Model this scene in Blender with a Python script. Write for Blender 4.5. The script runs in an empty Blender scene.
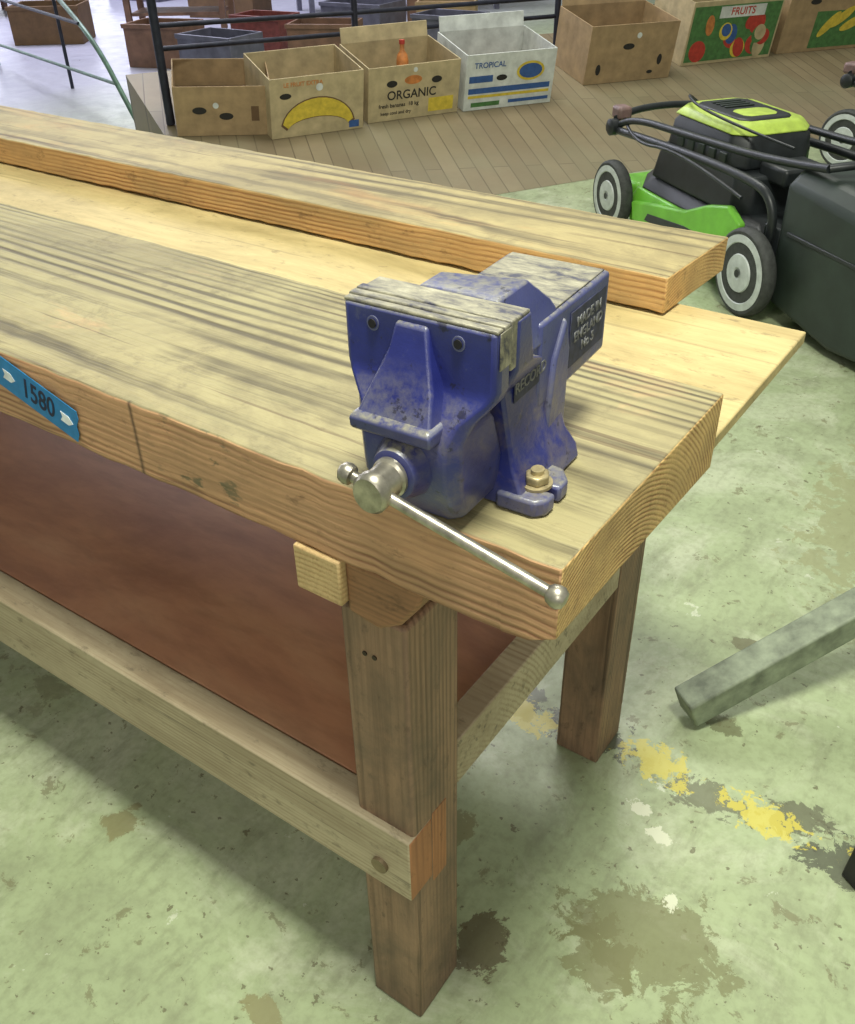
import bpy, bmesh, math, random
from mathutils import Vector, Matrix, Euler
random.seed(4)
S=bpy.context.scene
H=0.86
def lin(c):
    return tuple(((x/255)/12.92 if x/255<=.04045 else ((x/255+.055)/1.055)**2.4) for x in c)+(1,)
# ---------------------------------------------------------------- materials
class NT:
    def __init__(s,name,rough=.6,metal=0.):
        s.m=bpy.data.materials.new(name); s.m.use_nodes=True; s.t=s.m.node_tree
        s.b=s.t.nodes['Principled BSDF']; s.b.inputs['Roughness'].default_value=rough; s.b.inputs['Metallic'].default_value=metal
    def n(s,ty,**kw):
        o=s.t.nodes.new(ty)
        for k,v in kw.items(): setattr(o,k,v)
        return o
    def l(s,a,b): s.t.links.new(a,b)
    def coord(s,scale=(1,1,1),kind='Object',loc=(0,0,0),rot=(0,0,0)):
        c=s.n('ShaderNodeTexCoord'); m=s.n('ShaderNodeMapping'); m.inputs['Scale'].default_value=scale; m.inputs['Location'].default_value=loc; m.inputs['Rotation'].default_value=rot
        s.l(c.outputs[kind],m.inputs[0]); return m.outputs[0]
    def noise(s,vec,scale,detail=4,rough=.6,dist=0):
        o=s.n('ShaderNodeTexNoise'); o.inputs['Scale'].default_value=scale; o.inputs['Detail'].default_value=detail
        o.inputs['Roughness'].default_value=rough; o.inputs['Distortion'].default_value=dist
        s.l(vec,o.inputs['Vector']); return o.outputs['Fac']
    def ramp(s,fac,stops,interp='LINEAR'):
        r=s.n('ShaderNodeValToRGB'); r.color_ramp.interpolation=interp
        e=r.color_ramp.elements
        while len(e)<len(stops): e.new(.5)
        for i,(p,c) in enumerate(stops):
            e[i].position=p; e[i].color=c if len(c)==4 else lin(c)
        s.l(fac,r.inputs[0]); return r.outputs[0]
    def mask(s,fac,a,b): return s.ramp(fac,[(a,(0,0,0,1)),(b,(1,1,1,1))])
    def mix(s,fac,a,b,mode='MIX'):
        m=s.n('ShaderNodeMix',data_type='RGBA',blend_type=mode)
        for i,v in ((0,fac),(6,a),(7,b)):
            if isinstance(v,(int,float)): m.inputs[i].default_value=v
            elif isinstance(v,tuple): m.inputs[i].default_value=v if len(v)==4 else lin(v)
            else: s.l(v,m.inputs[i])
        return m.outputs[2]
    def math(s,op,a,b=0.):
        m=s.n('ShaderNodeMath',operation=op)
        for i,v in ((0,a),(1,b)):
            if isinstance(v,(int,float)): m.inputs[i].default_value=v
            else: s.l(v,m.inputs[i])
        return m.outputs[0]
    def bump(s,h,strength=.3,dist=.005):
        b=s.n('ShaderNodeBump'); b.inputs['Strength'].default_value=strength; b.inputs['Distance'].default_value=dist
        s.l(h,b.inputs['Height']); s.l(b.outputs[0],s.b.inputs['Normal'])
    def out(s,col):
        s.l(col,s.b.inputs['Base Color']); return s.m
def plain(name,c,rough=.6,metal=0.,var=.15,scale=30,bump=0):
    t=NT(name,rough,metal); v=t.coord(); n=t.noise(v,scale,5)
    dark=tuple(x*(1-var) for x in c); lite=tuple(min(255,x*(1+var)) for x in c)
    col=t.ramp(n,[(.3,dark),(.7,lite)])
    if bump: t.bump(n,bump,.002)
    return t.out(col)
def wood(name,light,dark,dirt,center=(.16,.55),spacing=.006,dirtamt=.5,rough=.65,topdirt=None,topamt=(.32,.58),axis='X',ridge=.35,extra=None,warp=5.,end=False,ringc=.5,stretch=.12,dsc=.22,checks=.5):
    """annual rings (cylinders round a pith axis) + long fine fibres + grime"""
    t=NT(name,rough)
    if axis=='X': v=t.coord((stretch,1,1),loc=(0,-center[0],-center[1]),rot=(0,math.radians(1.2),math.radians(1.6))); wd='X'; fs=(.018,1,1)
    elif axis=='Z': v=t.coord((1,1,stretch),loc=(-center[0],-center[1],0),rot=(math.radians(1.5),math.radians(1.5),0)); wd='Z'; fs=(1,1,.018)
    else: v=t.coord((1,stretch,1),loc=(-center[0],0,-center[1])); wd='Y'; fs=(1,.018,1)
    wv=t.n('ShaderNodeTexWave',wave_type='RINGS',rings_direction=wd,wave_profile='SIN')
    wv.inputs['Scale'].default_value=.314/spacing; wv.inputs['Distortion'].default_value=warp; wv.inputs['Detail'].default_value=4
    wv.inputs['Detail Scale'].default_value=dsc; wv.inputs['Detail Roughness'].default_value=.55
    t.l(v,wv.inputs['Vector'])
    fine=t.noise(t.coord(fs) if not end else t.coord(),230 if not end else 420,4,.65)
    med=t.noise(t.coord(tuple(2*q if q<1 else q for q in fs)),26,5,.6)
    rg=t.math('POWER',wv.outputs['Fac'],1.6)
    pm=t.noise(t.coord(tuple(.15 if q<1 else 1 for q in fs),loc=(3,3,3)),9,4,.6)
    rg=t.math('MULTIPLY',rg,t.math('ADD',.3,t.mask(pm,.38,.62)))
    g=t.math('ADD',t.math('MULTIPLY',rg,-ringc),t.math('ADD',t.math('MULTIPLY',fine,.85),t.math('MULTIPLY',med,.5)))
    col=t.ramp(g,[(.12,dark),(.66,light)])
    v2=t.coord((.35,1,1) if axis=='X' else (1,1,.5))
    dn=t.noise(v2,9,8,.72,.4)
    col=t.mix(t.math('MULTIPLY',t.mask(dn,.40,.64),dirtamt),col,dirt)
    sp2=t.noise(t.coord((.5,1,1) if axis=='X' else (1,1,.5)),55,6,.7); col=t.mix(t.math('MULTIPLY',t.mask(sp2,.58,.68),.45),col,tuple(x*.5 for x in dark))
    if topdirt:
        geo=t.n('ShaderNodeNewGeometry'); sp=t.n('ShaderNodeSeparateXYZ'); t.l(geo.outputs['Normal'],sp.inputs[0])
        up=t.mask(sp.outputs['Z'],.5,.8)
        d2=t.noise(t.coord((.45,1.6,1)),5,9,.74,.6)
        td=t.ramp(g,[(.10,tuple(x*.52 for x in topdirt)),(.62,topdirt)])
        d3=t.noise(t.coord((.6,1,1),loc=(2,5,1)),4,8,.74,.5)
        td=t.mix(t.math('MULTIPLY',t.mask(d3,.44,.60),.55),td,tuple(x*.60 for x in topdirt))
        d4=t.noise(t.coord((.8,1,1),loc=(7,5,1)),17,7,.75,.4)
        td=t.mix(t.math('MULTIPLY',t.mask(d4,.55,.66),.45),td,tuple(x*.50 for x in topdirt))
        col=t.mix(t.math('MULTIPLY',up,t.math('MULTIPLY',t.mask(d2,*topamt),.92)),col,td)
    if checks and not end:
        ck=t.noise(t.coord(tuple(.02 if q<1 else 1 for q in fs),loc=(1,2,3)),75,3,.5)
        col=t.mix(t.math('MULTIPLY',t.mask(ck,.645,.68),checks),col,tuple(x*.5 for x in dark))
    if extra: col=extra(t,col)
    t.bump(g,ridge,.0015)
    return t.out(col)
# ---------------------------------------------------------------- mesh helpers
def finish(bm,name,mats,parent=None,bevel=0,seg=2,smooth=False,loc=None,rot=None,sub=0):
    me=bpy.data.meshes.new(name); bmesh.ops.recalc_face_normals(bm,faces=bm.faces); bm.to_mesh(me); bm.free()
    o=bpy.data.objects.new(name,me); S.collection.objects.link(o)
    for m in (mats if isinstance(mats,(list,tuple)) else [mats]): me.materials.append(m)
    if bevel:
        b=o.modifiers.new('b','BEVEL'); b.width=bevel; b.segments=seg; b.limit_method='ANGLE'; b.angle_limit=.6
    if smooth or bevel:
        for p in me.polygons: p.use_smooth=True
        try: me.set_sharp_from_angle(angle=.7)
        except Exception: pass
    if parent: o.parent=parent
    if loc: o.location=loc
    if rot: o.rotation_euler=rot
    return o
def empty(name,loc=(0,0,0),rot=(0,0,0),mat=None):
    o=bpy.data.objects.new(name,None); S.collection.objects.link(o); o.empty_display_size=.05
    if mat is not None: o.matrix_world=mat
    else: o.location=loc; o.rotation_euler=rot
    return o
def box(name,x0,x1,y0,y1,z0,z1,mats,parent=None,bevel=.002,endmat=None,**kw):
    bm=bmesh.new(); vs=[bm.verts.new((x,y,z)) for x in(x0,x1) for y in(y0,y1) for z in(z0,z1)]
    F=[(0,1,3,2),(4,6,7,5),(0,4,5,1),(2,3,7,6),(0,2,6,4),(1,5,7,3)]
    for i,f in enumerate(F):
        fc=bm.faces.new([vs[k] for k in f])
        if endmat=='X' and i in (0,1): fc.material_index=1
    return finish(bm,name,mats,parent,bevel,**kw)
def loft(name,secs,mats,parent=None,bevel=.002,close=True,**kw):
    bm=bmesh.new(); R=[[bm.verts.new(p) for p in s] for s in secs]; n=len(secs[0])
    for a,b in zip(R[:-1],R[1:]):
        for i in range(n): bm.faces.new((a[i],a[(i+1)%n],b[(i+1)%n],b[i]))
    if close:
        bm.faces.new(R[0][::-1]); bm.faces.new(R[-1])
    return finish(bm,name,mats,parent,bevel,**kw)
def rsec(z,hx,y0,y1,cx=0): return [(cx-hx,y0,z),(cx+hx,y0,z),(cx+hx,y1,z),(cx-hx,y1,z)]
def prism(name,pts,axis,a,b,mats,parent=None,bevel=.002,**kw):
    def mk(p,c): return {'X':(c,p[0],p[1]),'Y':(p[0],c,p[1]),'Z':(p[0],p[1],c)}[axis]
    return loft(name,[[mk(p,a) for p in pts],[mk(p,b) for p in pts]],mats,parent,bevel,**kw)
def cyl(name,p0,p1,r,mats,parent=None,r1=None,seg=28,bevel=0,**kw):
    p0=Vector(p0);p1=Vector(p1);d=(p1-p0); q=d.to_track_quat('Z','Y'); r1=r if r1 is None else r1
    A=[];B=[]
    for i in range(seg):
        a=2*math.pi*i/seg; A.append(p0+q@Vector((math.cos(a)*r,math.sin(a)*r,0))); B.append(p1+q@Vector((math.cos(a)*r1,math.sin(a)*r1,0)))
    return loft(name,[A,B],mats,parent,bevel,smooth=True,**kw)
def lathe(name,prof,p0,axisv,mats,parent=None,seg=40,**kw):
    q=Vector(axisv).to_track_quat('Z','Y'); p0=Vector(p0); bm=bmesh.new(); R=[]
    for (r,h) in prof:
        R.append([bm.verts.new(p0+q@Vector((math.cos(2*math.pi*i/seg)*r,math.sin(2*math.pi*i/seg)*r,h))) for i in range(seg)])
    for a,b in zip(R[:-1],R[1:]):
        for i in range(seg): bm.faces.new((a[i],a[(i+1)%seg],b[(i+1)%seg],b[i]))
    bm.faces.new(R[0]); bm.faces.new(R[-1])
    return finish(bm,name,mats,parent,0,smooth=True,**kw)
def pipe(name,pts,r,mat,parent=None,cyc=False,smooth=False):
    cu=bpy.data.curves.new(name,'CURVE'); cu.dimensions='3D'; cu.bevel_depth=r; cu.bevel_resolution=4; cu.use_fill_caps=True
    sp=cu.splines.new('NURBS' if smooth else 'POLY'); sp.points.add(len(pts)-1)
    for i,p in enumerate(pts): sp.points[i].co=(*p,1)
    if smooth: sp.use_endpoint_u=True; sp.order_u=3
    sp.use_cyclic_u=cyc
    o=bpy.data.objects.new(name,cu); S.collection.objects.link(o); cu.materials.append(mat)
    bpy.context.view_layer.update()
    me=bpy.data.meshes.new_from_object(o.evaluated_get(bpy.context.evaluated_depsgraph_get()))
    bpy.data.objects.remove(o)
    o2=bpy.data.objects.new(name,me); S.collection.objects.link(o2)
    for p in me.polygons: p.use_smooth=True
    if parent: o2.parent=parent
    return o2
def text(name,body,size,mat,parent,M,ext=.0006):
    cu=bpy.data.curves.new(name,'FONT'); cu.body=body; cu.size=size; cu.extrude=ext; cu.align_x='CENTER'; cu.align_y='CENTER'; cu.offset=size*.012
    o=bpy.data.objects.new(name,cu); S.collection.objects.link(o); bpy.context.view_layer.update()
    me=bpy.data.meshes.new_from_object(o.evaluated_get(bpy.context.evaluated_depsgraph_get()))
    bpy.data.objects.remove(o)
    o2=bpy.data.objects.new(name,me); S.collection.objects.link(o2)
    me.materials.clear(); me.materials.append(mat)
    o2.parent=parent; o2.matrix_local=M
    return o2
# ---------------------------------------------------------------- FLOOR
t=NT('painted_concrete',.38)
v=t.coord((1,1,1))
n1=t.noise(v,1.1,5,.6,.3); n2=t.noise(v,7,8,.7,.2); n3=t.noise(v,60,4,.6)
col=t.ramp(n1,[(.3,(144,156,118)),(.5,(160,172,134)),(.72,(176,186,152))])
col=t.mix(t.math('MULTIPLY',t.mask(n2,.46,.68),.6),col,(126,132,102))
n4=t.noise(t.coord(loc=(3.1,1.7,0)),3.6,10,.72,.35); n5=t.noise(t.coord(loc=(7.7,2.2,0)),16,9,.70,.4)
col=t.mix(t.math('MULTIPLY',t.mask(n4,.615,.63),.5),col,(118,118,86))
n8=t.noise(v,2.6,8,.72,.8); col=t.mix(t.math('MULTIPLY',t.mask(n8,.50,.62),.5),col,(196,200,174))
n10=t.noise(t.coord((1,.35,1),rot=(0,0,.6)),22,6,.7,.2); col=t.mix(t.math('MULTIPLY',t.mask(n10,.52,.66),.4),col,(116,120,92))
col=t.mix(t.math('MULTIPLY',t.mask(n5,.61,.625),.6),col,(108,102,72))
n6=t.noise(t.coord(loc=(1.7,9.2,0)),11,8,.7,.3); col=t.mix(t.math('MULTIPLY',t.mask(n6,.655,.665),.7),col,(200,204,182))
n7=t.noise(t.coord(loc=(5.7,3.2,0)),48,5,.62); col=t.mix(t.math('MULTIPLY',t.mask(n7,.645,.66),.75),col,(92,86,62))
col=t.mix(t.math('MULTIPLY',t.mask(n3,.45,.7),.3),col,(108,112,84))
def blob(cx,cy,rx,ry,amp,sc=14):
    vv=t.coord((1/rx,1/ry,0),loc=(-cx/rx,-cy/ry,0)); ln=t.n('ShaderNodeVectorMath',operation='LENGTH'); t.l(vv,ln.inputs[0])
    nn=t.noise(v,sc,9,.74,.4)
    d=t.math('ADD',ln.outputs['Value'],t.math('MULTIPLY',t.math('SUBTRACT',nn,.5),amp))
    return t.mask(d,.95,1.0)
def inv(x): return t.math('SUBTRACT',1.,x)
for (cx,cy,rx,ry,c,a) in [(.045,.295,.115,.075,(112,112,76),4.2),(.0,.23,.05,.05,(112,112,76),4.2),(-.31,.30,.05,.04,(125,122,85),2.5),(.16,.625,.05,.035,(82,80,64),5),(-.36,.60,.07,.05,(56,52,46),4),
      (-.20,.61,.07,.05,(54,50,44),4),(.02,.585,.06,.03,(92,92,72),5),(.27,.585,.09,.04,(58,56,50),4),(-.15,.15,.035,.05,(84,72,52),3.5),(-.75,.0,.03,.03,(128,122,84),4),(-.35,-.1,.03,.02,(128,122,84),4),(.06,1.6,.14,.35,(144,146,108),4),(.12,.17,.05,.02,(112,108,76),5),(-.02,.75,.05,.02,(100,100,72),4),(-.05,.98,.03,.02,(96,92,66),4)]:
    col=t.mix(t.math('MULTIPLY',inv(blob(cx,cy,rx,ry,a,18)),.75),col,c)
for (cx,cy,rx,ry) in [(-.075,.605,.06,.035),(-.33,.575,.07,.03),(.11,.60,.06,.028),(-.6,.6,.12,.03),(.5,.6,.2,.035)]:
    col=t.mix(t.math('MULTIPLY',inv(blob(cx,cy,rx,ry,5.2,34)),.75),col,(202,188,76))
for (cx,cy,rx,ry) in [(-.06,.5,.02,.012),(-.01,.47,.022,.012),(.05,.37,.010,.014)]:
    col=t.mix(t.math('MULTIPLY',inv(blob(cx,cy,rx,ry,4.0,36)),.85),col,(206,208,184))
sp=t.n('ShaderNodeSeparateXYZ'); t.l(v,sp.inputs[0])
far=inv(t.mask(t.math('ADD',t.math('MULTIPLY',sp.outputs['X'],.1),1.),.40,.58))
col=t.mix(t.math('MULTIPLY',far,.85),col,(156,154,178))  # bluish window glare painted into the far-left floor colour
rg=t.ramp(n2,[(.3,(.26,.26,.26,1)),(.7,(.5,.5,.5,1))]); t.l(rg,t.b.inputs['Roughness'])
t.bump(n2,.2,.004)
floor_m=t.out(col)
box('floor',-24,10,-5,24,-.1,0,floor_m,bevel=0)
# ---------------------------------------------------------------- WORKBENCH
def crack(t,col):
    c=t.n('ShaderNodeTexCoord'); sp=t.n('ShaderNodeSeparateXYZ'); t.l(c.outputs['Object'],sp.inputs[0])
    dx=t.math('ABSOLUTE',t.math('SUBTRACT',sp.outputs['X'],t.math('ADD',-.482,t.math('MULTIPLY',t.noise(t.coord(),30,3),.004)))); m=t.mask(dx,.0008,.0020)
    side=t.mask(sp.outputs['Y'],.001,.004)
    m2=t.math('MULTIPLY',t.math('SUBTRACT',1.,m),t.math('SUBTRACT',1.,side))
    col=t.mix(t.math('MULTIPLY',m2,.8),col,(50,36,28))
    n=t.noise(t.coord((6,1,14)),3,5,.6)
    dz=t.math('ABSOLUTE',t.math('SUBTRACT',sp.outputs['X'],-.39)); dm=t.math('SUBTRACT',1.,t.mask(dz,.03,.08))
    k=t.math('MULTIPLY',t.math('MULTIPLY',t.mask(n,.57,.61),dm),t.math('SUBTRACT',1.,side))
    return t.mix(t.math('MULTIPLY',k,.8),col,(62,78,58))
m_front=wood('plank_wood_front',(206,160,118),(136,88,60),(132,108,80),(.10,.60),.0075,dirtamt=.55,topdirt=(150,143,104),topamt=(.16,.40),extra=crack,ridge=1.,warp=16,ringc=.50,dsc=.10,stretch=.10)
m_end=wood('end_grain_front',(212,178,116),(150,106,60),(122,100,64),(.10,.66),.0048,dirtamt=.55,rough=.75,end=True,warp=3,ringc=.42,ridge=.9,dsc=.3)
m_back=wood('plank_wood_back',(200,160,104),(144,100,60),(132,112,76),(.75,.55),.0075,dirtamt=.6,topdirt=(170,156,110),topamt=(.22,.46),warp=12,ringc=.42,dsc=.12)
m_end2=wood('end_grain_back',(208,170,110),(156,108,62),(130,104,66),(.75,.55),.005,dirtamt=.45,end=True,warp=2,ringc=.35)
m_ply=wood('plywood',(198,178,126),(172,146,98),(144,128,84),(.5,-.6),.02,dirtamt=.7,ridge=.1,ringc=.25,checks=.25)
m_rail=wood('rail_wood',(184,170,140),(138,118,90),(126,108,82),(.0,.22),.007,dirtamt=.55,ringc=.25)
m_leg=wood('leg_wood',(150,120,94),(96,72,54),(88,76,62),(-.2,-.03),.007,dirtamt=.75,axis='Z',warp=10,ringc=.3,ridge=.7)
m_legend=wood('leg_orange',(176,120,78),(130,84,54),(104,74,52),(-.2,0),.006,dirtamt=.5,axis='Z',ringc=.3)
t=NT('shelf_board',.5); n=t.noise(t.coord((.4,1,1)),5,7,.65,.5); n_=t.noise(t.coord((.3,1,1)),40,5,.6)
col=t.ramp(n,[(.3,(146,98,74)),(.5,(176,126,94)),(.7,(190,146,112))]); col=t.mix(t.math('MULTIPLY',t.mask(n_,.45,.7),.4),col,(130,90,68)); t.bump(n_,.08,.002); m_shelf=t.out(col)
m_cut=wood('sawn_block',(204,176,126),(168,134,88),(140,114,78),(-.24,.5),.006,dirtamt=.5,axis='Y',end=True,ringc=.3)
m_dark=wood('bearer_wood',(160,116,80),(108,76,50),(82,62,44),(.2,.4),.006,dirtamt=.45,ringc=.25)
bench=empty('workbench')
L0=-2.3
def plank(name,x0,x1,y0,y1,z0,z1,mats,cut=0,skew=0,wear=.0025):
    bm=bmesh.new(); N=90; secs=[]
    for i in range(N+1):
        x=x0+(x1-x0)*i/N
        w=lambda: (random.random()-.5)*wear
        prof=[(y0+w(),z0+w()),(y1+w(),z0+w()),(y1+w(),z1+w()*.4),(y0+w(),z1+w()*.4)]
        secs.append([(x+(skew*(p[0]-y0) if i==N else 0),p[0],p[1]) for p in prof])
    if cut:
        secs.insert(-1,[(x1-.05,p[1],p[2]) for p in secs[-1]])
        s=secs[-1]; secs[-1]=[(s[0][0],s[0][1],s[0][2]+cut),(s[1][0],s[1][1],s[1][2]),s[2],s[3]]
        secs.sort(key=lambda q:q[0][0])
    R=[[bm.verts.new(p) for p in s] for s in secs]
    for a,b in zip(R[:-1],R[1:]):
        for i in range(4): bm.faces.new((a[i],a[(i+1)%4],b[(i+1)%4],b[i]))
    f=bm.faces.new(R[0][::-1]); f.material_index=1; f=bm.faces.new(R[-1]); f.material_index=1
    return finish(bm,name,mats,bench,.0022,2)
plank('front_plank',L0,0,0,.334,.7745,H,[m_front,m_end],cut=.016)
plank('back_plank',L0,-.195,.665,.864,.779,.830,[m_back,m_end2],skew=.05)
plank('plywood_panel',L0,-.018,.336,.722,.757,.7745,[m_ply,m_ply],wear=.0005)
def bearer(x):
    box('sawn_block',x-.031,x+.024,-.004,.33,.722,.7735,m_cut,bench,.002)
    prism('bearer',[(x+.024,.7735),(x+.024,.712),(x+.06,.706),(x+.085,.722),(x+.105,.75),(x+.112,.7735)],'Y',.004,.335,m_dark,bench,.004)
    box('bearer_rear',x-.06,x+.00,.335,.85,.70,.7565,m_dark,bench)
    box('bearer_packer',x-.06,x+.00,.735,.85,.757,.7785,m_dark,bench)
bearer(-.243); bearer(-2.05)
for x1 in (-.161,-1.95):
    for (y0,y1) in ((.016,.107),(.543,.634)):
        box('leg',x1-.079,x1,y0,y1,0,.706,[m_leg],bench,.004,seg=2)
    box('end_rail',x1-.035,x1-.001,.1075,.5425,.396,.470,m_rail,bench)
box('leg_notch_piece',-.166,-.1602,.052,.080,.272,.40,m_legend,bench,.001)
box('front_rail',L0+.1,-.1597,.006,.051,.287,.396,[m_rail,m_legend],bench,.003,endmat='X')
box('rear_rail',L0+.1,-.200,.600,.644,.287,.396,[m_rail,m_legend],bench,.003,endmat='X')
box('shelf',L0+.12,-.197,.0525,.5995,.380,.3955,m_shelf,bench,.001)
cyl('rail_bolt',(-.203,.006,.328),(-.203,.001,.328),.011,plain('bolt_grey',(128,112,88),.5,.5),bench)
for x in(-.212,-.200): cyl('leg_nail',(x,.017,.652),(x,.0148,.652),.0028,plain('nail_dark',(60,48,40),.5,.5),bench)
# blue tape label
m_tape=plain('blue_tape',(30,122,180),.5,0,.08,60); m_ink=plain('ink',(20,30,60),.6); m_white=plain('white_print',(215,220,222),.6)
tape=empty('tape_label',mat=Matrix.Translation((-.640,-.0030,.822))@Matrix.Rotation(math.radians(16),4,'Y'))
prism('tape_strip',[(-.085,-.021),(.068,-.021),(.070,-.010),(.067,.0),(.070,.012),(.067,.021),(-.085,.021)],'Y',0,-.0006,m_tape,tape,0)
text('handwriting','1580',.036,m_ink,tape,Matrix.Translation((.006,-.0008,0))@Matrix.Rotation(math.pi/2,4,'X')@Matrix.Diagonal((.75,1,1,1)),.0003)
for x in(-.042,.052):
    prism('arrow_mark',[(x-.010,-.006),(x+.003,-.006),(x+.010,0),(x+.003,.006),(x-.010,.006),(x-.007,0)],'Y',-.0007,-.0011,m_white,tape,0)
# ---------------------------------------------------------------- VISE
t=NT('blue_vise_paint',.30); v=t.coord(); n=t.noise(v,26,9,.75,.3); n2=t.noise(v,110,6,.7)
col=t.ramp(t.noise(v,12,4),[(.3,(30,34,92)),(.7,(42,50,122))])
col=t.mix(t.math('MULTIPLY',t.mask(n,.58,.66),.4),col,(92,94,116))
geo=t.n('ShaderNodeNewGeometry'); sp=t.n('ShaderNodeSeparateXYZ'); t.l(geo.outputs['Normal'],sp.inputs[0])
up=t.mask(sp.outputs['Z'],.35,.85); col=t.mix(t.math('MULTIPLY',up,t.math('MULTIPLY',t.mask(n2,.36,.62),.85)),col,(140,135,108))
sx_=t.n('ShaderNodeSeparateXYZ'); t.l(v,sx_.inputs[0])
dm=t.math('MULTIPLY',t.mask(sx_.outputs['X'],.010,.035),t.math('SUBTRACT',1.,t.mask(sx_.outputs['Z'],.075,.115)))
col=t.mix(t.math('MULTIPLY',t.math('MULTIPLY',dm,t.mask(n,.44,.62)),.5),col,(118,108,88))
pt=t.mask(geo.outputs['Pointiness'],.53,.59); col=t.mix(t.math('MULTIPLY',pt,.6),col,(118,120,136))
n9=t.noise(t.coord(loc=(4,4,4)),60,6,.7); col=t.mix(t.math('MULTIPLY',t.mask(n9,.61,.65),.7),col,(30,28,36))
t.bump(n2,.35,.0015); m_blue=t.out(col)
t=NT('dusty_steel',.5,.3); v=t.coord((.5,1.5,1)); n=t.noise(v,50,8,.75,.4); col=t.ramp(n,[(.38,(56,56,74)),(.47,(114,110,98)),(.6,(150,145,124)),(.72,(176,170,150))]); t.bump(n,.4,.001); m_dusty=t.out(col)
m_steel=plain('bright_steel',(166,160,146),.34,.85,.2,60); m_iron=plain('bolt_iron',(160,146,112),.45,.5,.2,80); m_hole=plain('dark_recess',(28,26,30),.8)
V=empty('bench_vise',(-.127,-.004,H+.0012),(0,0,math.radians(3))); V.scale=(.9,1,1)
def osec(z,hx,y0,y1,c=.008): return [(-hx+c,y0,z),(hx-c,y0,z),(hx,y0+c,z),(hx,y1,z),(-hx,y1,z),(-hx,y0+c,z)]
loft('front_jaw_casting',[osec(.004,.036,.004,.050,.008),osec(.014,.046,-.003,.055,.008),osec(.045,.049,-.018,.055,.010),osec(.085,.050,-.020,.040,.010),osec(.100,.056,-.012,.0225,.010),
     osec(.115,.069,.000,.0225,.006),osec(.124,.0725,.004,.0225,.004),osec(.169,.0725,.004,.0225,.004)],m_blue,V,.0022,seg=2)
loft('front_rib',[rsec(.098,.036,-.028,.01,-.004),rsec(.120,.029,-.014,.01,-.004),rsec(.145,.019,-.003,.01,-.004),rsec(.164,.015,.001,.01,-.004)],m_blue,V,.003,seg=3)
loft('front_ledge',[rsec(.084,.035,-.024,.0,-.004),rsec(.088,.039,-.032,.0,-.004),rsec(.098,.039,-.033,.0,-.004),rsec(.101,.036,-.028,.0,-.004)],m_blue,V,.0025,seg=3)
lathe('spindle_boss',[(.029,0),(.026,.010),(.022,.018),(.0205,.022),(.015,.024)],(0,-.012,.059),(0,-1,0),m_blue,V)
lathe('spindle_collar',[(.013,0),(.0165,.001),(.0165,.004),(.0145,.006),(.0145,.021),(.0165,.023),(.0165,.029),(.014,.032),(.005,.0325)],(0,-.035,.059),(0,-1,0),m_steel,V)
cyl('spindle_screw',(0,-.03,.059),(0,.20,.059),.012,m_steel,V)
a=Vector((-.027,-.056,.0645)); b=Vector((.162,-.054,.019)); d=(b-a).normalized()
cyl('tommy_bar',a,b,.0046,m_steel,V)
lathe('bar_knob',[(.004,-.009),(.007,-.006),(.0085,-.001),(.0085,.003),(.006,.007),(.002,.008)],b,d,m_steel,V)
lathe('bar_knob_inner',[(.004,-.008),(.0075,-.005),(.0085,0),(.0075,.004),(.002,.006)],a,d,m_steel,V)
box('front_jaw_plate',-.0728,.0728,.0135,.0222,.150,.1725,m_dusty,V,.0012)
box('rear_jaw_plate',-.0728,.0728,.0228,.0318,.135,.1730,m_dusty,V,.0012)
box('jaw_end_wear',.0724,.0734,.006,.0220,.142,.170,m_dusty,V,.0005)
box('front_jaw_cap',-.0715,.0715,.0055,.0133,.1685,.1715,m_dusty,V,.0012)
box('rear_jaw_cap',-.0715,.0715,.0322,.0525,.1685,.1715,m_dusty,V,.0012)
for x in(-.042,.038):
    lathe('jaw_screw',[(.0058,0),(.0058,.0012),(.004,.0014)],(x,.0045,.157),(0,-1,0),m_blue,V,seg=20)
    cyl('screw_hole',(x,.003,.157),(x,.0020,.157),.0036,m_hole,V,seg=16)
loft('rear_jaw_casting',[osec(.095,.050,.040,.120,.004),osec(.120,.068,.032,.085,.003),osec(.130,.0722,.032,.062,.003),osec(.169,.0722,.032,.054,.003)],m_blue,V,.003,seg=3)
loft('anvil_block',[[(-.050,.05,.12),(.056,.05,.12),(.058,.150,.12),(-.052,.150,.12)],[(-.044,.05,.150),(.052,.05,.150),(.052,.125,.150),(-.044,.125,.150)],[(-.030,.05,.1725),(.044,.05,.1725),(.044,.098,.1725),(-.030,.080,.1725)]],m_blue,V,.002)
loft('body',[[(-.076,.048,0),(.076,.048,0),(.080,.150,0),(-.080,.150,0)],[(-.074,.048,.014),(.074,.048,.014),(.076,.150,.014),(-.076,.150,.014)],[(-.062,.054,.03),(.062,.054,.03),(.066,.145,.03),(-.066,.145,.03)],
   [(-.056,.054,.06),(.056,.054,.06),(.058,.140,.06),(-.058,.140,.06)],[(-.055,.044,.1),(.055,.044,.1),(.055,.150,.1),(-.055,.150,.1)],[(-.055,.044,.13),(.055,.044,.13),(.055,.150,.13),(-.055,.150,.13)]],m_blue,V,.003,seg=3)
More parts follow.
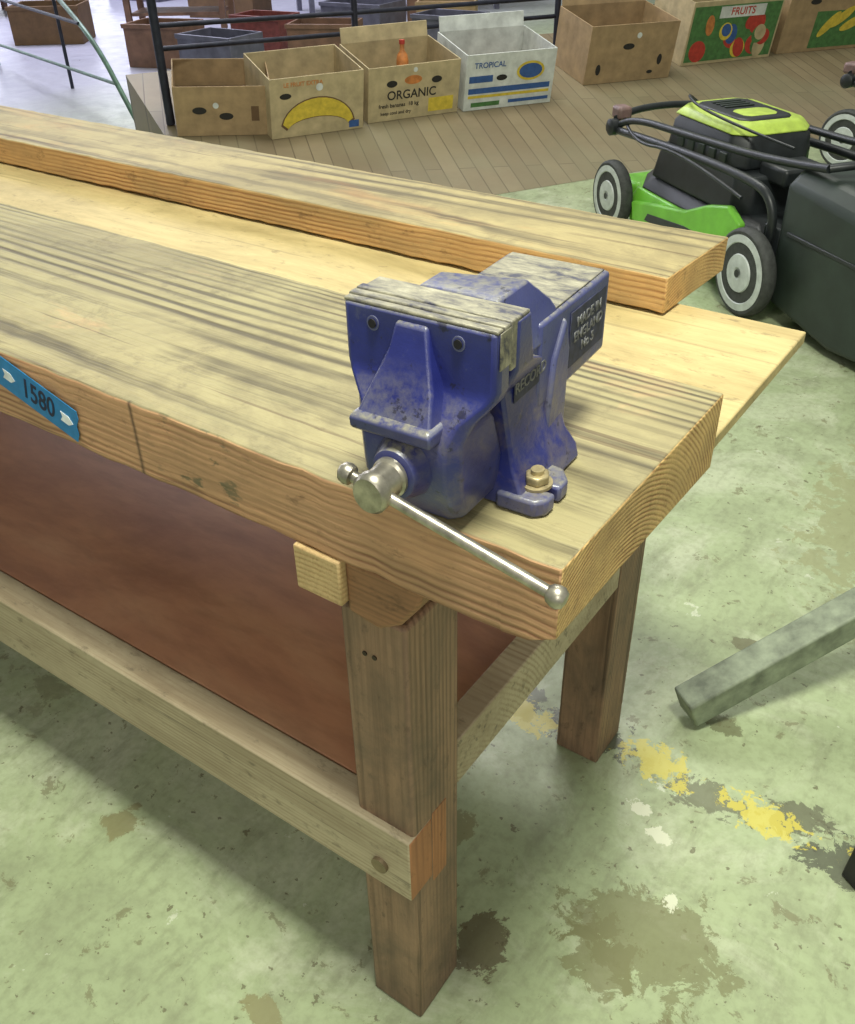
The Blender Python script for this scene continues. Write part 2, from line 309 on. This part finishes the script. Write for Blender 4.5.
for sx in(1,-1):
    prism('side_web',[(.125,.0),(.148,.0),(.150,.10),(.140,.13),(.122,.10),(.112,.03)],'X',.053*sx,.062*sx,m_blue,V,.003)
    prism('bolt_lug',[(sx*.05,.044),(sx*.088,.044),(sx*.097,.052),(sx*.098,.066),(sx*.084,.066),(sx*.084,.074),(sx*.098,.074),(sx*.098,.090),(sx*.086,.104),(sx*.05,.108)],'Z',0,.015,m_blue,V,.003)
    lathe('washer',[(.014,0),(.014,.0025),(.010,.003)],(sx*.077,.070,.0152),(0,0,1),m_iron,V,seg=24)
    cyl('hex_bolt',(sx*.077,.070,.018),(sx*.077,.070,.026),.0115,m_iron,V,seg=6,bevel=.0015)
    cyl('bolt_end',(sx*.077,.070,.026),(sx*.077,.070,.030),.006,m_iron,V,seg=16)
loft('slide_beam',[[(-.050,.10,.062),(.057,.10,.062),(.057,.10,.138),(-.050,.10,.138)],[(-.050,.232,.066),(.059,.232,.066),(.059,.232,.139),(-.050,.232,.139)]],m_blue,V,.004,seg=3)
box('slide_top_dust',-.045,.054,.128,.228,.1388,.1402,m_dusty,V,.0005)
cyl('slide_bore',(0,.231,.10),(0,.2335,.10),.02,m_hole,V)
m_plate=plain('cast_panel',(44,46,66),.6,0,.3,120); m_let=plain('cast_letters',(104,104,106),.5,.1)
box('maker_panel',.0555,.0567,.060,.112,.088,.112,m_plate,V,.001)
box('slide_panel',.0578,.0592,.154,.226,.078,.128,m_plate,V,.001)
RX=Matrix.Rotation(math.pi/2,4,'Z')@Matrix.Rotation(math.pi/2,4,'X')
text('cast_name','RECORD',.0135,m_let,V,Matrix.Translation((.0572,.086,.100))@RX,.0005)
text('cast_origin','MADE IN\nENGLAND\nNo 5',.0125,m_let,V,Matrix.Translation((.0596,.190,.103))@RX,.0005)
# ---------------------------------------------------------------- RAMP / DECK
t=NT('ramp_boards',.6); c=t.coord()
br=t.n('ShaderNodeTexBrick'); br.offset=.5; br.inputs['Scale'].default_value=1; br.inputs['Mortar Size'].default_value=.003
br.inputs['Brick Width'].default_value=1.6; br.inputs['Row Height'].default_value=.085
br.inputs['Color1'].default_value=lin((138,124,96)); br.inputs['Color2'].default_value=lin((120,106,80)); br.inputs['Mortar'].default_value=lin((88,76,56))
mp=t.n('ShaderNodeMapping'); mp.inputs['Rotation'].default_value=(0,0,math.radians(90+12)); t.l(c,mp.inputs[0]); t.l(mp.outputs[0],br.inputs[0])
nn=t.noise(c,6,7,.65); col=t.mix(t.math('MULTIPLY',t.mask(nn,.4,.7),.5),br.outputs['Color'],(112,98,74))
n3=t.noise(c,1.3,4,.6); col=t.mix(t.math('MULTIPLY',t.mask(n3,.45,.7),.5),col,(126,124,96)); m_ramp=t.out(col)
A=math.atan2(.8718,.4910)
bm=bmesh.new()
prof=[(3.40,0.001),(5.3,.343),(5.3,0.001)]
ra=[bm.verts.new((.60,p[0],p[1])) for p in prof]; rb=[bm.verts.new((14,p[0],p[1])) for p in prof]
bm.faces.new(ra); bm.faces.new(rb[::-1])
for i in range(3): bm.faces.new((ra[i],rb[i],rb[(i+1)%3],ra[(i+1)%3]))
finish(bm,'timber_ramp',m_ramp,rot=(0,0,A))
rn=Vector((.157,-.088,1)).normalized()
def rampz(x,y): return .18*(-.8718*x+.491*y-3.4)
# ---------------------------------------------------------------- CARTONS
def card(name,c): return plain(name,c,.8,0,.10,14)
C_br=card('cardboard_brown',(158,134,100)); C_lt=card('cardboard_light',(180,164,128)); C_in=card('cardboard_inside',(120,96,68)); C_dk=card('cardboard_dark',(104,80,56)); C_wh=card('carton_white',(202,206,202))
P_y=plain('print_yellow',(206,182,64),.6,0,.1); P_b=plain('print_blue',(52,88,146),.6,0,.1); P_k=plain('print_black',(36,34,32),.7); P_r=plain('print_red',(176,58,46),.6,0,.1); P_g=plain('print_green',(72,116,64),.6,0,.15); P_o=plain('print_orange',(186,118,62),.6)
def frame(Lp,Rp):
    a=Vector((Lp[0],Lp[1],rampz(*Lp)+.002)); b=Vector((Rp[0],Rp[1],rampz(*Rp)+.002))
    ex=(b-a).normalized(); ez=(rn-ex*rn.dot(ex)).normalized(); ey=ez.cross(ex)
    M=Matrix.Identity(4)
    for i in range(3): M[i][0]=ex[i];M[i][1]=ey[i];M[i][2]=ez[i];M[i][3]=a[i]
    return M,(b-a).length
def disc(name,cx,cz,rx,rz,mat,par,y=-.0012,seg=20,rot=0):
    pts=[]
    for i in range(seg):
        a=2*math.pi*i/seg; x=math.cos(a)*rx; z=math.sin(a)*rz
        pts.append((cx+x*math.cos(rot)-z*math.sin(rot),cz+x*math.sin(rot)+z*math.cos(rot)))
    return prism(name,pts,'Y',y,y+.0008,mat,par,0)
def rect(name,x0,x1,z0,z1,mat,par,y=-.0012): return box(name,x0,x1,y,y+.0008,z0,z1,mat,par,0)
RXt=Matrix.Rotation(math.pi/2,4,'X')
def carton(Lp,Rp,h,m,design,flap=0,depth=.38):
    M,w=frame(Lp,Rp); E=empty('banana_carton' if design in('banana','green') else 'cardboard_carton',mat=M); th=.006
    box('wall_front',0,w,0,th,0,h,m,E,.001); box('wall_rear',0,w,depth-th,depth,0,h,m,E,.001)
    box('wall_left',0,th,th,depth-th,0,h,m,E,.001); box('wall_right',w-th,w,th,depth-th,0,h,m,E,.001)
    box('bottom',th,w-th,th,depth-th,0.001,.008,C_in,E,0)
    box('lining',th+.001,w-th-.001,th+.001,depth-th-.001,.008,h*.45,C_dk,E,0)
    if flap:
        prism('flap',[(depth-.006,h),(depth,h),(depth+.02,h+.07),(depth+.014,h+.07)],'X',.01,w-.01,m,E,0)
    hole=lambda x,z,r=.042: (disc('hand_hole',x,z,r,.017,P_k,E))
    if design=='plain':
        hole(w*.25,h*.52,.034); hole(w*.52,h*.40,.034); disc('dot',w*.42,h*.62,.014,.014,C_wh,E); rect('strip',w*.78,w*.86,h*.30,h*.6,C_dk,E)
    if design=='banana':
        pts=[];n=14
        for i in range(n+1):
            a=math.radians(8+160*i/n); pts.append((w*.50+math.cos(a)*.20, h*.10+math.sin(a)*.155))
        for i in range(n+1):
            a=math.radians(168-160*i/n); pts.append((w*.50+math.cos(a)*.17,h*.10+math.sin(a)*.065-.008))
        prism('banana_outline',pts,'Y',-.0010,-.0004,C_dk,E,0)
        cx=w*.5; cz=h*.10+.09
        prism('banana_print',[(cx+(x-cx)*.95,cz+(z-cz)*.90) for x,z in pts],'Y',-.0018,-.0010,P_y,E,0)
        text('print_head','LE FRUIT EXTRA',.028,P_o,E,Matrix.Translation((w*.35,-.0012,h*.88))@RXt,.0004)
        disc('sticker',w*.52,h*.80,.018,.018,C_wh,E,-.002); rect('blue_patch',w*.84,w*.95,h*.04,h*.16,P_b,E)
        disc('hand_hole',w*.16,h*.70,.03,.014,P_k,E)
    if design=='text':
        hole(w*.25,h*.68,.030); hole(w*.74,h*.68,.030); disc('logo',w*.48,h*.72,.05,.022,P_o,E)
        text('print','ORGANIC',.062,P_k,E,Matrix.Translation((w*.47,-.0012,h*.46))@RXt,.0004)
        text('print_s','fresh bananas  18 kg',.028,P_k,E,Matrix.Translation((w*.33,-.0012,h*.28))@RXt,.0004)
        text('print_t','keep cool and dry',.024,P_k,E,Matrix.Translation((w*.30,-.0012,h*.14))@RXt,.0004); rect('yellow_note',w*.66,w*.94,h*.08,h*.34,P_y,E)
        disc('dot',w*.5,h*.9,.012,.012,C_wh,E,-.002)
    if design=='blue':
        text('print_b','TROPICAL',.04,P_b,E,Matrix.Translation((w*.26,-.0012,h*.80))@RXt,.0004); rect('band2',w*.04,w*.96,h*.30,h*.40,P_b,E); rect('band3',w*.04,w*.96,h*.22,h*.27,P_y,E); rect('band4',w*.5,w*.96,h*.08,h*.14,P_b,E); rect('band7',w*.08,w*.4,h*.06,h*.14,P_g,E)
        disc('logo',w*.72,h*.64,.085,.05,P_y,E,-.0022); disc('logo_in',w*.72,h*.64,.07,.038,P_b,E,-.003); disc('hand_hole',w*.40,h*.56,.032,.015,P_k,E)
        rect('band5',w*.04,w*.30,h*.5,h*.62,P_b,E); disc('dot',w*.52,h*.84,.016,.016,C_wh,E,-.002)
    if design=='holes':
        hole(w*.45,h*.62,.038); disc('h2',w*.14,h*.25,.016,.03,P_k,E); disc('h3',w*.84,h*.35,.016,.03,P_k,E); disc('dot',w*.55,h*.8,.016,.016,C_wh,E,-.002); disc('h4',w*.75,h*.14,.02,.01,P_k,E)
    if design=='fruit':
        rect('green_bg',w*.02,w*.98,h*.05,h*.92,P_g,E); 
        random.seed(9)
        for k in range(16):
            disc('fruit_%d'%k,w*(.1+.82*random.random()),h*(.15+.5*random.random()),.03+.04*random.random(),.03+.03*random.random(),random.choice([P_r,P_y,P_o,P_r,C_lt,P_b,P_g]),E,-.0015-k*.0001,rot=random.random()*3)
        rect('name',w*.3,w*.8,h*.72,h*.9,C_wh,E,-.0038); text('name_r','FRUITS',.06,P_r,E,Matrix.Translation((w*.55,-.0042,h*.81))@RXt,.0004)
    if design=='green':
        rect('green_bg',w*.3,w*.98,h*.05,h*.6,P_g,E)
        for k in range(4): disc('fruit',w*(.45+.12*k),h*(.4+.1*(k%2)),.10,.03,P_y,E,-.002-k*.0005,rot=.8-.2*k)
        hole(w*.25,h*.75)
    return E
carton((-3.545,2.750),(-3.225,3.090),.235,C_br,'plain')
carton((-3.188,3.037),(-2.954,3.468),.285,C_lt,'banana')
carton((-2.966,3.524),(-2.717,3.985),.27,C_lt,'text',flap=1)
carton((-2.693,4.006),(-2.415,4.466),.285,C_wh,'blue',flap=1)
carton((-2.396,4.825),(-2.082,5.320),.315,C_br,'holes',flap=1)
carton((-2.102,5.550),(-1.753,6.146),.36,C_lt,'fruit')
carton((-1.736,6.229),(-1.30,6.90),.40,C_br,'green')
bt=empty('bottle',(-2.98,3.86,.235)); lathe('bottle_body',[(.032,0),(.032,.18),(.027,.21),(.012,.23),(.012,.26)],(0,0,0),(0,0,1),P_o,bt); cyl('cap',(0,0,.26),(0,0,.28),.015,P_r,bt)
# ---------------------------------------------------------------- PIPE RAILS
m_pipe=plain('dark_pipe',(44,46,58),.45,.5,.2,20); m_gpipe=plain('green_pipe',(84,112,96),.45,.2,.2,20)
fr=empty('pipe_railing')
pa=(-3.665,2.823,0); pb=(-3.41,4.01,0); pc=(-2.74,5.11,0); pd=(-2.0,6.6,0)
for p,r in ((pa,.022),(pb,.018),(pc,.018),(pd,.018)): pipe('post',[(p[0],p[1],rampz(p[0],p[1])+.006),(p[0],p[1],1.5)],r,m_pipe,fr)
for z in(.50,.60,1.1):
    pipe('rail',[(pa[0],pa[1],z+.06),(pb[0],pb[1],z),(pc[0],pc[1],z),(pd[0],pd[1],z)],.012,m_pipe,fr)
gf=empty('tubular_frame')
pipe('leg_curve',[(-4.52,3.32,0),(-4.66,3.34,.18),(-4.85,3.40,.36),(-5.15,3.5,.52),(-5.9,3.9,.60)],.015,m_gpipe,gf,smooth=True)
pipe('tube1',[(-4.70,3.36,.22),(-7.2,4.2,.16)],.010,m_gpipe,gf)
pipe('tube2',[(-5.15,3.5,.50),(-7.2,4.2,.50)],.010,m_pipe,gf)
pipe('leg_far',[(-7.2,4.2,0),(-7.2,4.2,.62)],.014,m_gpipe,gf); pipe('leg_mid',[(-5.9,3.9,0),(-5.9,3.9,.60)],.012,m_pipe,gf)
# ---------------------------------------------------------------- BACKGROUND FURNITURE
def table(name,x,y,w,d,h,rotz,mat):
    E=empty(name,(x,y,0),(0,0,rotz)); box('top',-w/2,w/2,-d/2,d/2,h-.04,h,mat,E,.003)
    for sx in(-1,1):
        for sy in(-1,1): box('leg',sx*(w/2-.04)-.025,sx*(w/2-.04)+.025,sy*(d/2-.04)-.025,sy*(d/2-.04)+.025,0,h-.041,mat,E,.003)
    box('lower_shelf',-w/2+.06,w/2-.06,-d/2+.05,d/2-.05,.2,.225,mat,E,.002); return E
m_tw=plain('old_brown_wood',(110,82,66),.6,0,.2,8); m_tg=plain('grey_metal',(96,96,112),.5,.3,.15,10); m_red=plain('red_plastic',(110,56,52),.5)
table('side_table',-6.9,5.9,.9,.5,.5,.6,m_tw); table('side_table',-9.6,6.2,1.2,.6,.6,.2,m_tw); table('work_table',-6.3,8.3,2.0,.8,.7,.9,m_tg); table('work_table',-11.5,5.6,1.6,.8,.6,0,m_tw)
random.seed(7)
def crate(x,y,z,w,d,h,r,m):
    E=empty('storage_crate',(x,y,z),(0,0,r)); th=.015
    box('front',-w/2,w/2,-d/2,-d/2+th,0,h,m,E,.003); box('rear',-w/2,w/2,d/2-th,d/2,0,h,m,E,.003); box('side_a',-w/2,-w/2+th,-d/2+th,d/2-th,0,h,m,E,.003); box('side_b',w/2-th,w/2,-d/2+th,d/2-th,0,h,m,E,.003)
    box('base',-w/2+th,w/2-th,-d/2+th,d/2-th,0.001,.012,m,E,0); box('rim',-w/2-.01,w/2+.01,-d/2-.01,-d/2-.001,h-.03,h,m,E,.002)
for (x,y,w,m) in [(-6.0,4.9,.5,m_tw),(-5.6,5.6,.45,m_red),(-7.8,5.2,.6,C_dk),(-5.4,6.6,.6,m_tg),(-5.2,7.5,.6,m_tw),(-7.6,7.2,.7,C_dk),(-9.5,7.8,.8,m_tg),(-4.8,7.0,.5,C_br),(-5.2,4.7,.5,m_tg),(-4.9,5.5,.5,m_tw),(-4.3,6.3,.5,m_tg)]:
    crate(x,y,.0005,w,w*.7,.3,random.random(),m)
# ---------------------------------------------------------------- LAWN MOWER
m_lime=plain('lime_plastic',(118,190,62),.35,0,.08,10); m_blk=plain('black_plastic',(34,38,40),.42,0,.2,20); m_rub=plain('tyre_rubber',(56,58,56),.7,0,.2,60,.3); m_wh=plain('wheel_hub_grey',(186,192,188),.5,0,.08); m_bag=plain('catcher_plastic',(38,48,42),.5,0,.15,14); m_yel=plain('lime_yellow',(178,202,84),.4,0,.08)
def mower(x,y,rz,sc=1.,bag=True):
    E=empty('lawn_mower',(x,y,0),(0,0,rz)); E.scale=(sc,)*3
    def wheel(n,cx,cy,r,s):
        w=.024
        lathe(n,[(r*.78,-w),(r*.93,-w),(r*.985,-w*.7),(r,-w*.3),(r,w*.3),(r*.985,w*.7),(r*.93,w),(r*.78,w)],(cx,cy,r),(0,s,0),m_rub,E)
        lathe(n+'_hub',[(r*.86,-w*.9),(r*.86,w*1.05),(r*.70,w*1.12),(r*.64,w*.75),(r*.46,w*.75),(r*.42,w*1.2),(r*.14,w*1.3),(r*.1,w*1.1)],(cx,cy,r),(0,s,0),m_wh,E)
        for k in range(5):
            a=k*2*math.pi/5+.3; disc(n+'_gap',cx+math.cos(a)*r*.55,r+math.sin(a)*r*.55,r*.05,r*.10,m_blk,E,(cy+s*(w*.78)),rot=a)
        disc(n+'_cap',cx,r,r*.09,r*.09,m_blk,E,cy+s*w*1.33)
    wheel('wheel_rear_l',-.40,.28,.145,1); wheel('wheel_rear_r',-.40,-.28,.145,-1); wheel('wheel_front_l',.56,.27,.137,1); wheel('wheel_front_r',.56,-.27,.137,-1)
    def ds(z,s,x0=-.40,x1=.62,hw=.24): return [(x0*s,-hw*s,z),(x1*s-.16,-hw*s,z),(x1*s,-hw*s*.5,z),(x1*s,hw*s*.5,z),(x1*s-.16,hw*s,z),(x0*s,hw*s,z)]
    loft('deck_skirt',[ds(.06,1.0),ds(.15,1.0),ds(.20,.95)],m_lime,E,.01,seg=3)
    loft('deck_top',[ds(.20,.93),ds(.24,.85),ds(.26,.72)],m_blk,E,.008,seg=3)
    for s in(1,-1):
        prism('side_fender',[(-.26,.08),(.40,.08),(.42,.15),(.22,.19),(.04,.22),(-.10,.28),(-.22,.31),(-.30,.27)],'Y',.232*s,.262*s,m_lime,E,.008)
        prism('fender_recess',[(-.10,.11),(.30,.11),(.28,.14),(.02,.17),(-.08,.17)],'Y',.2625*s,.2645*s,m_blk,E,.003)
    box('front_bumper',.50,.66,-.20,.20,.10,.19,m_lime,E,.02)
    def hs(z,x0,x1,hw,c=.05): return [(x0,-hw+c,z),(x0+c,-hw,z),(x1-c,-hw,z),(x1,-hw+c,z),(x1,hw-c,z),(x1-c,hw,z),(x0+c,hw,z),(x0,hw-c,z)]
    loft('motor_base',[hs(.25,-.20,.44,.20),hs(.34,-.19,.42,.19),hs(.38,-.18,.40,.185)],m_blk,E,.01,seg=3)
    loft('motor_cover',[hs(.38,-.10,.40,.17),hs(.47,-.09,.38,.165),hs(.505,-.07,.35,.145)],m_blk,E,.012,seg=3)
    loft('lime_hood',[hs(.490,-.085,.385,.164),hs(.516,-.06,.355,.148),hs(.524,-.05,.34,.136)],m_yel,E,.008,seg=3)
    loft('hood_panel',[hs(.523,-.02,.31,.110,.03),hs(.531,-.01,.30,.104,.03)],m_blk,E,.004)
    loft('hood_inset',[hs(.531,.02,.13,.070,.02),hs(.535,.03,.12,.064,.02)],m_yel,E,.002)
    for k in range(4): box('vent',.165+k*.028,.178+k*.028,-.06,.06,.531,.536,m_bag,E,.002)
    for s in(1,-1):
        for k in range(5): box('side_louvre',-.04+k*.07,.0+k*.07,.17*s-.004,.17*s+.004,.39,.43,m_bag,E,.002)
    box('battery_lid',-.27,-.12,-.09,.09,.36,.42,m_blk,E,.012)
    for s in(-1,1):
        pipe('lower_bar',[(-.42,.23*s,.24),(-.46,.24*s,.36),(-.30,.25*s,.44),(.60,.25*s,.38)],.015,m_blk,E,smooth=True)
        pipe('upper_bar',[(.62,.25*s,.38),(.58,.235*s,.44),(.1,.22*s,.46),(-.35,.20*s,.48),(-.60,.20*s,.52)],.013,m_blk,E,smooth=True)
        lathe('pivot_knob',[(.012,-.02),(.032,-.018),(.032,.012),(.02,.02)],(.62,.265*s,.39),(0,s,0),m_blk,E,seg=18)
        box('bracket',-.47,-.38,.205*s-.02,.205*s+.02,.16,.30,m_blk,E,.006)
    pipe('cross_bar',[(.62,.25,.42),(.68,.15,.44),(.68,-.15,.44),(.62,-.25,.42)],.014,m_blk,E,smooth=True)
    box('grip_switch',.60,.67,.19,.25,.415,.465,plain('switch_red',(120,96,92),.5),E,.012)
    pipe('rear_bar',[(-.60,.20,.52),(-.66,.12,.54),(-.66,-.12,.54),(-.60,-.20,.52)],.012,m_blk,E,smooth=True)
    pipe('cable',[(.60,.22,.42),(.40,.30,.38),(.1,.27,.42),(-.3,.27,.36)],.006,m_blk,E,smooth=True)
    pipe('cable_b',[(.55,-.1,.45),(.40,.1,.56),(.1,.2,.54),(-.3,.1,.50)],.005,m_blk,E,smooth=True)
    if bag:
        def bs(x,hw,z0,z1,c=.05): return [(x,-hw,z0),(x,hw,z0),(x,hw,z1-c),(x,hw-c,z1),(x,-hw+c,z1),(x,-hw,z1-c)]
        loft('grass_catcher',[bs(-.40,.17,.20,.44),bs(-.48,.235,.07,.50),bs(-.80,.24,.03,.48),bs(-1.12,.21,.05,.42)],m_bag,E,.016,seg=3)
        for s in(-1,1): box('catcher_seam',-1.05,-.52,.238*s-.004,.238*s+.004,.30,.312,m_blk,E,.002)
        pipe('catcher_handle',[(-.62,-.08,.485),(-.62,-.07,.54),(-.62,.07,.54),(-.62,.08,.485)],.011,m_blk,E)
    return E
mw=math.atan2(.60,-.80)
fx,fy=math.cos(mw),math.sin(mw)
rl=Vector((-.635,2.563)); lat=Vector((-math.sin(mw),math.cos(mw)))
c=rl+Vector((fx,fy))*.40-lat*.28
mower(c[0],c[1],mw)
mower(-.22,4.62,mw+.3,1.0,True)
# ---------------------------------------------------------------- STEEL TRESTLE at right
m_sq=plain('grey_green_steel',(118,126,106),.6,.1,.2,30)
tr=empty('trestle_stand')
def beam(name,a,b,w,mat,par):
    a=Vector(a);b=Vector(b); d=(b-a).normalized(); q=d.to_track_quat('Z','Y')
    sec=lambda p:[p+q@Vector(o) for o in((-w,-w,0),(w,-w,0),(w,w,0),(-w,w,0))]
    return loft(name,[sec(a),sec(b)],mat,par,.004)
beam('inclined_leg',(-.075,.715,.040),(.45,1.42,.385),.029,m_sq,tr)
m_bk=plain('black_steel',(36,34,36),.5,.2)
beam('post_tube',(.47,1.45,.0),(.47,1.45,.9),.024,m_sq,tr); beam('cross_tube',(.47,1.45,.88),(1.2,1.0,.88),.024,m_sq,tr); beam('rear_post',(1.2,1.0,.0),(1.2,1.0,.88),.024,m_sq,tr)
bs_=empty('black_stand'); beam('upright',(.273,.565,.0),(.285,.585,.25),.020,m_bk,bs_); beam('stretcher',(.285,.585,.23),(.8,.75,.23),.015,m_bk,bs_); beam('upright_b',(.8,.75,.0),(.8,.75,.25),.02,m_bk,bs_)
# ---------------------------------------------------------------- WALLS with windows far away
m_wall=plain('wall_paint',(170,168,180),.8,0,.05,2)
box('wall_left',-20.2,-20,-5,24,0,6,m_wall,bevel=0); box('wall_back',-20,10,20,20.2,0,6,m_wall,bevel=0)
t=NT('window_glow'); t.b.inputs['Emission Color'].default_value=(.85,.88,1,1); t.b.inputs['Emission Strength'].default_value=5; t.b.inputs['Base Color'].default_value=(.8,.85,.9,1); m_win=t.m
for k,y in enumerate((1,6,11,16)):
    E=empty('window_%d'%(k+1),(-19.97,y,1.2)); box('pane',0,.02,-1.6,1.6,0,3.2,m_win,E,0)
    for yy in(-1.6,0,1.6): box('mullion',.021,.06,yy-.04,yy+.04,0,3.2,m_tg,E,0)
# ---------------------------------------------------------------- LIGHTS
def area(name,loc,size,sy,power,color,tgt=None):
    l=bpy.data.lights.new(name,'AREA'); l.shape='RECTANGLE'; l.size=size; l.size_y=sy; l.energy=power; l.color=color
    o=bpy.data.objects.new(name,l); S.collection.objects.link(o); o.location=loc
    if tgt: o.rotation_euler=(Vector(tgt)-Vector(loc)).to_track_quat('-Z','Y').to_euler()
    return o
area('added_glare_light',(.22,-.10,3.5),.7,.5,142,(.98,1,.86))
area('added_glare_light',(-2.5,4.0,4.2),2.5,1.5,135,(.98,.98,.90))
area('added_glare_light',(2.0,-2.8,3.0),1.5,1.5,42,(1,.98,.90),(-.3,.3,.5))
area('added_glare_light',(-8.5,6,4.5),4,3,480,(.84,.84,1))  # added cool light, no ceiling fixture: brightens the far floor like window glare
w=bpy.data.worlds.new('w'); S.world=w; w.use_nodes=True; w.node_tree.nodes['Background'].inputs[0].default_value=(.96,1,.90,1); w.node_tree.nodes['Background'].inputs[1].default_value=.35
# ---------------------------------------------------------------- CAMERA
pi,ya,ro=[math.radians(k) for k in(34.9662,35.5260,-1.1709)]
f=Vector((-math.sin(ya)*math.cos(pi),math.cos(ya)*math.cos(pi),-math.sin(pi))); r=Vector((math.cos(ya),math.sin(ya),0)); u=r.cross(f)
r,u=r*math.cos(ro)+u*math.sin(ro),-r*math.sin(ro)+u*math.cos(ro)
cd=bpy.data.cameras.new('camera'); co=bpy.data.objects.new('camera',cd); S.collection.objects.link(co)
M=Matrix.Identity(4)
for i in range(3): M[i][0]=r[i];M[i][1]=u[i];M[i][2]=-f[i]
M[0][3],M[1][3],M[2][3]=.2348,-.4989,1.2948
co.matrix_world=M; cd.sensor_fit='VERTICAL'; cd.sensor_height=24; cd.lens=936.93/1024*24; cd.clip_start=.02; cd.clip_end=100
S.camera=co
S.view_settings.view_transform='Standard'; S.view_settings.look='None'
